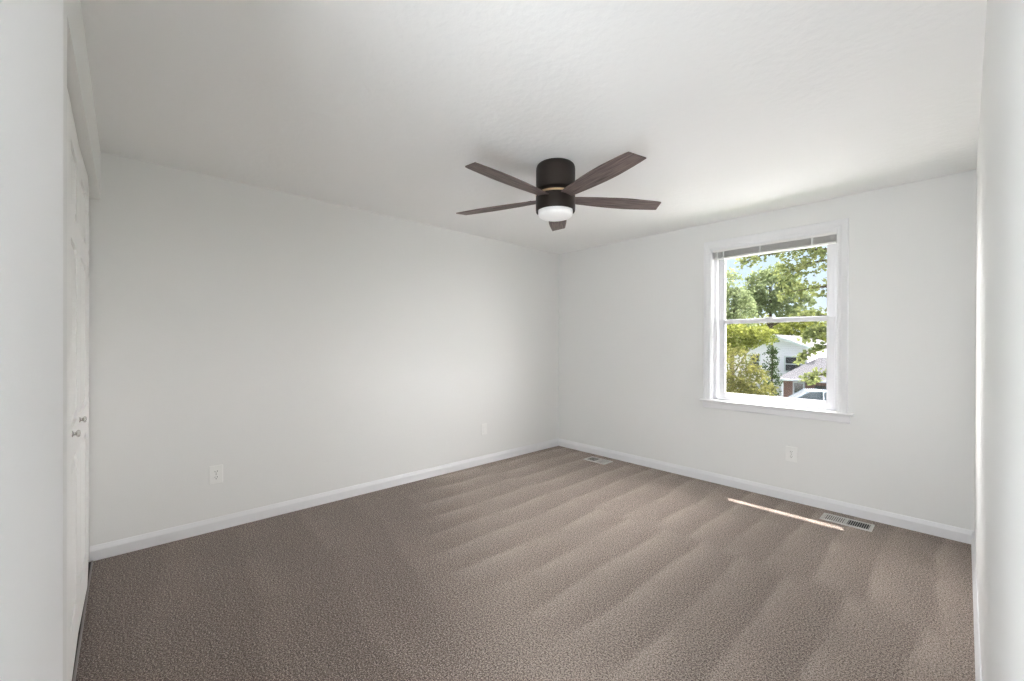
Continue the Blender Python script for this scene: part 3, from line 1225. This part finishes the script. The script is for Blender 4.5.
def leaf(bm, p, size, rg):
    d = Vector((rg.gauss(0, 1), rg.gauss(0, 1), rg.gauss(0, 0.7))).normalized()
    s = d.cross(Vector((rg.gauss(0, 1), rg.gauss(0, 1), rg.gauss(0, 1)))).normalized()
    n = d.cross(s)
    l, w = size * rg.uniform(0.7, 1.25), size * rg.uniform(0.30, 0.48)
    a = bm.verts.new(p - d * l * 0.5)
    b_ = bm.verts.new(p + s * w + n * w * 0.35)
    c = bm.verts.new(p + d * l * 0.5)
    e = bm.verts.new(p - s * w + n * w * 0.35)
    bm.faces.new((a, b_, c))
    bm.faces.new((a, c, e))


def ball(rg):
    while True:
        v = Vector((rg.uniform(-1, 1), rg.uniform(-1, 1), rg.uniform(-1, 1)))
        if v.length <= 1:
            return v


def leaf_obj(name, bm, m, parent):
    me = bpy.data.meshes.new(name)
    bm.to_mesh(me)
    bm.free()
    me.materials.append(m)
    o = bpy.data.objects.new(name, me)
    COL.objects.link(o)
    o.parent = parent
    return o


def crown_tree(name, label, cat, loc, blobs, n, size, leafmat, trunk_top, trunk_r, seed, shell=0.5, group=None, clump=0.16):
    """blobs: (dx, dy, dz, rx, ry, rz) ellipsoids relative to the foot; leaves gather in clumps"""
    rg = random.Random(seed)
    t = thing(name, label, cat, loc, 0, group)
    bm = BM()
    vol = [b[3] * b[4] * b[5] for b in blobs]
    tot = sum(vol)
    for b, v in zip(blobs, vol):
        k = max(20, int(n * v / tot))
        per = 14
        for _ in range(max(2, k // per)):
            q = ball(rg)
            q = q.normalized() * (q.length ** shell)
            c = Vector((b[0] + q.x * b[3], b[1] + q.y * b[4], b[2] + q.z * b[5]))
            cr = clump * (b[3] + b[5])
            for _ in range(per):
                w = ball(rg)
                leaf(bm, c + Vector((w.x, w.y, w.z * 0.6)) * cr, size, rg)
    leaf_obj('foliage', bm, leafmat, t)
    bm = BM()
    tube(bm, [(0, 0, 0), (rg.uniform(-.1, .1), 0, trunk_top * 0.5), (rg.uniform(-.15, .15), 0, trunk_top)], [trunk_r, trunk_r * 0.75, trunk_r * 0.35], 10)
    for b in blobs:
        tube(bm, [(0, 0, min(trunk_top * 0.6, b[2])), (b[0] * 0.5, b[1] * 0.5, (trunk_top * 0.6 + b[2]) / 2), (b[0], b[1], b[2])], [trunk_r * 0.4, trunk_r * 0.25, trunk_r * 0.1], 6)
    new_obj('trunk', bm, M_BARK, t, True)
    return t


LF_MAPLE = leaf_material('leaf_maple', (0.045, 0.065, 0.022), (0.24, 0.26, 0.10), 3.0)
LF_GREY = leaf_material('leaf_grey_green', (0.075, 0.10, 0.05), (0.30, 0.34, 0.17), 2.0)
LF_YELLOW = leaf_material('leaf_yellow_green', (0.07, 0.085, 0.015), (0.27, 0.285, 0.075), 2.5)
LF_BUSH = leaf_material('leaf_bush', (0.022, 0.028, 0.012), (0.22, 0.21, 0.065), 3.0)
LF_DARK = leaf_material('leaf_dark', (0.019, 0.032, 0.015), (0.073, 0.102, 0.034), 3.0)

# maple close to the house: trunk right of the window, branches reaching in front of the view
mp = thing('maple_tree', 'near maple tree whose leafy branches hang across the upper right window panes', 'tree', (3.0, 11.0, GZ))
branches = [
    ([(2.9, 11.0, 3.4), (1.9, 10.5, 3.9), (1.0, 10.1, 3.9), (0.2, 10.0, 4.0), (-0.6, 9.9, 3.95), (-1.2, 9.9, 3.80)], 0.20, 0.85),
    ([(2.9, 11.0, 2.6), (1.8, 10.4, 3.4), (0.9, 10.0, 3.6), (0.35, 10.0, 3.55), (-0.1, 10.0, 3.3)], 0.34, 1.6),
    ([(2.9, 11.0, 2.2), (1.7, 10.5, 2.8), (1.0, 10.1, 2.9), (0.4, 10.0, 2.85), (-0.2, 10.0, 2.75)], 0.26, 1.2),
    ([(2.9, 11.0, 3.8), (2.0, 10.6, 4.3), (1.0, 10.2, 4.4), (0.3, 10.1, 4.5)], 0.30, 1.0),
    ([(2.9, 11.0, 1.4), (1.8, 10.5, 1.9), (1.0, 10.1, 2.1), (0.3, 10.0, 2.1)], 0.24, 1.1),
    ([(2.9, 11.0, 0.8), (1.9, 10.5, 1.5), (1.2, 10.1, 1.7), (0.75, 10.0, 1.65), (0.5, 10.0, 1.5)], 0.20, 1.5),
    ([(2.9, 11.0, 0.0), (1.9, 10.5, 0.5), (1.2, 10.1, 0.6), (0.8, 10.0, 0.45), (0.5, 10.0, 0.36)], 0.17, 0.8),
    ([(2.9, 11.0, 1.4), (1.6, 10.3, 1.3), (0.9, 10.0, 1.25), (0.50, 10.0, 1.0), (0.3, 10.0, 0.85)], 0.08, 0.7),
    ([(3.1, 11.0, 3.0), (4.2, 11.4, 4.0), (5.2, 11.5, 4.4)], 0.7, 0.9),
    ([(3.0, 11.0, 4.4), (3.4, 11.6, 5.8), (3.6, 11.8, 7.0)], 0.9, 0.9),
    ([(3.0, 11.0, 4.0), (2.4, 12.2, 5.4), (2.0, 13.0, 6.4)], 0.8, 0.9),
]
bmf, bmt = BM(), BM()
tube(bmt, [(0, 0, 0), (-0.05, 0, 2.5), (-0.1, 0.0, 5.0), (0.0, 0.1, 8.0)], [0.26, 0.22, 0.17, 0.05], 12)
for pts, spread, dens in branches:
    P = [Vector(p) - Vector((3.0, 11.0, GZ)) for p in pts]
    tube(bmt, P, [0.055 * (1 - 0.8 * i / (len(P) - 1)) for i in range(len(P))], 6)
    total = sum((P[i + 1] - P[i]).length for i in range(len(P) - 1))
    ncl = int(total * 26 * dens)
    for _ in range(ncl):
        u = rng.uniform(0.12, 1.0) ** 0.8 * (len(P) - 1)
        i = min(int(u), len(P) - 2)
        c = P[i].lerp(P[i + 1], u - i)
        w = ball(rng)
        c = c + Vector((w.x, w.y, w.z)) * spread
        for _ in range(5):
            w = ball(rng)
            leaf(bmf, c + w * 0.10, 0.115, rng)
leaf_obj('foliage', bmf, LF_MAPLE, mp)
new_obj('trunk', bmt, M_BARK, mp, True)

G_ = GZ
crown_tree('round_tree', 'round grey-green tree rising highest in the middle of the window view', 'tree', (-9.65, 43.0, G_),
           [(0, 0, 9.7, 2.2, 1.6, 2.3), (1.8, 0.1, 8.5, 1.6, 1.2, 1.9), (-1.6, 0, 8.3, 1.5, 1.2, 1.8), (0.15, 0.2, 11.3, 1.15, 1.0, 1.1), (2.9, 0.2, 7.6, 1.0, 1.0, 1.2)], 4600, 0.34, LF_GREY, 10.0, 0.22, 3)
crown_tree('feathery_tree', 'feathery grey-green tree at the left edge of the window view', 'tree', (-5.05, 20.0, G_),
           [(-0.25, 0, 6.1, 0.75, 0.8, 2.2), (0.50, 0, 5.7, 0.50, 0.6, 1.6), (-0.9, 0, 6.3, 0.6, 0.7, 2.0)], 5200, 0.17, LF_GREY, 7.0, 0.14, 4)
crown_tree('shade_tree', 'low bright yellow-green tree under the round tree, left of the house gable', 'tree', (-4.2, 17.5, G_),
           [(0.2, 0, 4.5, 0.9, 0.8, 0.70), (1.15, 0.1, 4.65, 0.75, 0.7, 0.50), (-0.5, 0, 4.2, 0.6, 0.7, 0.9)], 3200, 0.15, LF_YELLOW, 4.4, 0.10, 5)
for i, (x, y, lab) in enumerate(((-16.6, 52.0, 'yellow-green tree behind the house, at the left end of the far row'), (-14.2, 57.0, 'yellow-green tree of the far row showing just left of the house gable'),
                                 (-9.0, 52.0, 'yellow-green tree of the far row showing above the house gable'), (-5.9, 57.0, 'grey-green tree at the right end of the far row, above the garage roof'))):
    crown_tree('background_tree', lab, 'tree', (x, y, G_),
               [(0, 0, 5.6, 2.5, 1.8, 2.4), (1.2, 0, 4.8, 1.7, 1.5, 2.8), (-1.2, 0, 4.6, 1.7, 1.5, 2.6)], 3400, 0.38, LF_YELLOW if i != 3 else LF_GREY, 5.5, 0.18, 20 + i, group='far row of trees behind the house')
crown_tree('large_bush', 'big olive-green bush filling the lower left of the window view', 'bush', (-2.6, 14.0, G_),
           [(-0.3, 0, 3.2, 0.95, 0.8, 1.05), (0.55, 0.0, 2.6, 0.62, 0.7, 0.90), (-0.4, -0.2, 2.0, 1.2, 0.8, 1.3), (1.02, -0.1, 2.05, 0.52, 0.6, 0.75), (0.3, 0, 1.0, 1.4, 0.8, 1.1)], 8200, 0.115, LF_BUSH, 3.2, 0.07, 6)
crown_tree('small_tree', 'narrow dark tree standing before the white house gable', 'tree', (-4.04, 23.5, G_),
           [(0, 0, 4.26, 0.25, 0.22, 0.79), (-0.10, 0, 3.3, 0.38, 0.25, 0.66), (-0.04, 0, 2.0, 0.40, 0.25, 1.0)], 1900, 0.10, LF_DARK, 4.4, 0.06, 7)
crown_tree('low_shrub', 'low light-green shrub beside the downspout of the house', 'shrub', (-3.17, 20.9, G_),
           [(-0.4, 0, 0.75, 0.55, 0.5, 0.65), (0.2, 0, 0.6, 0.4, 0.4, 0.5)], 900, 0.11, LF_YELLOW, 0.8, 0.03, 8)
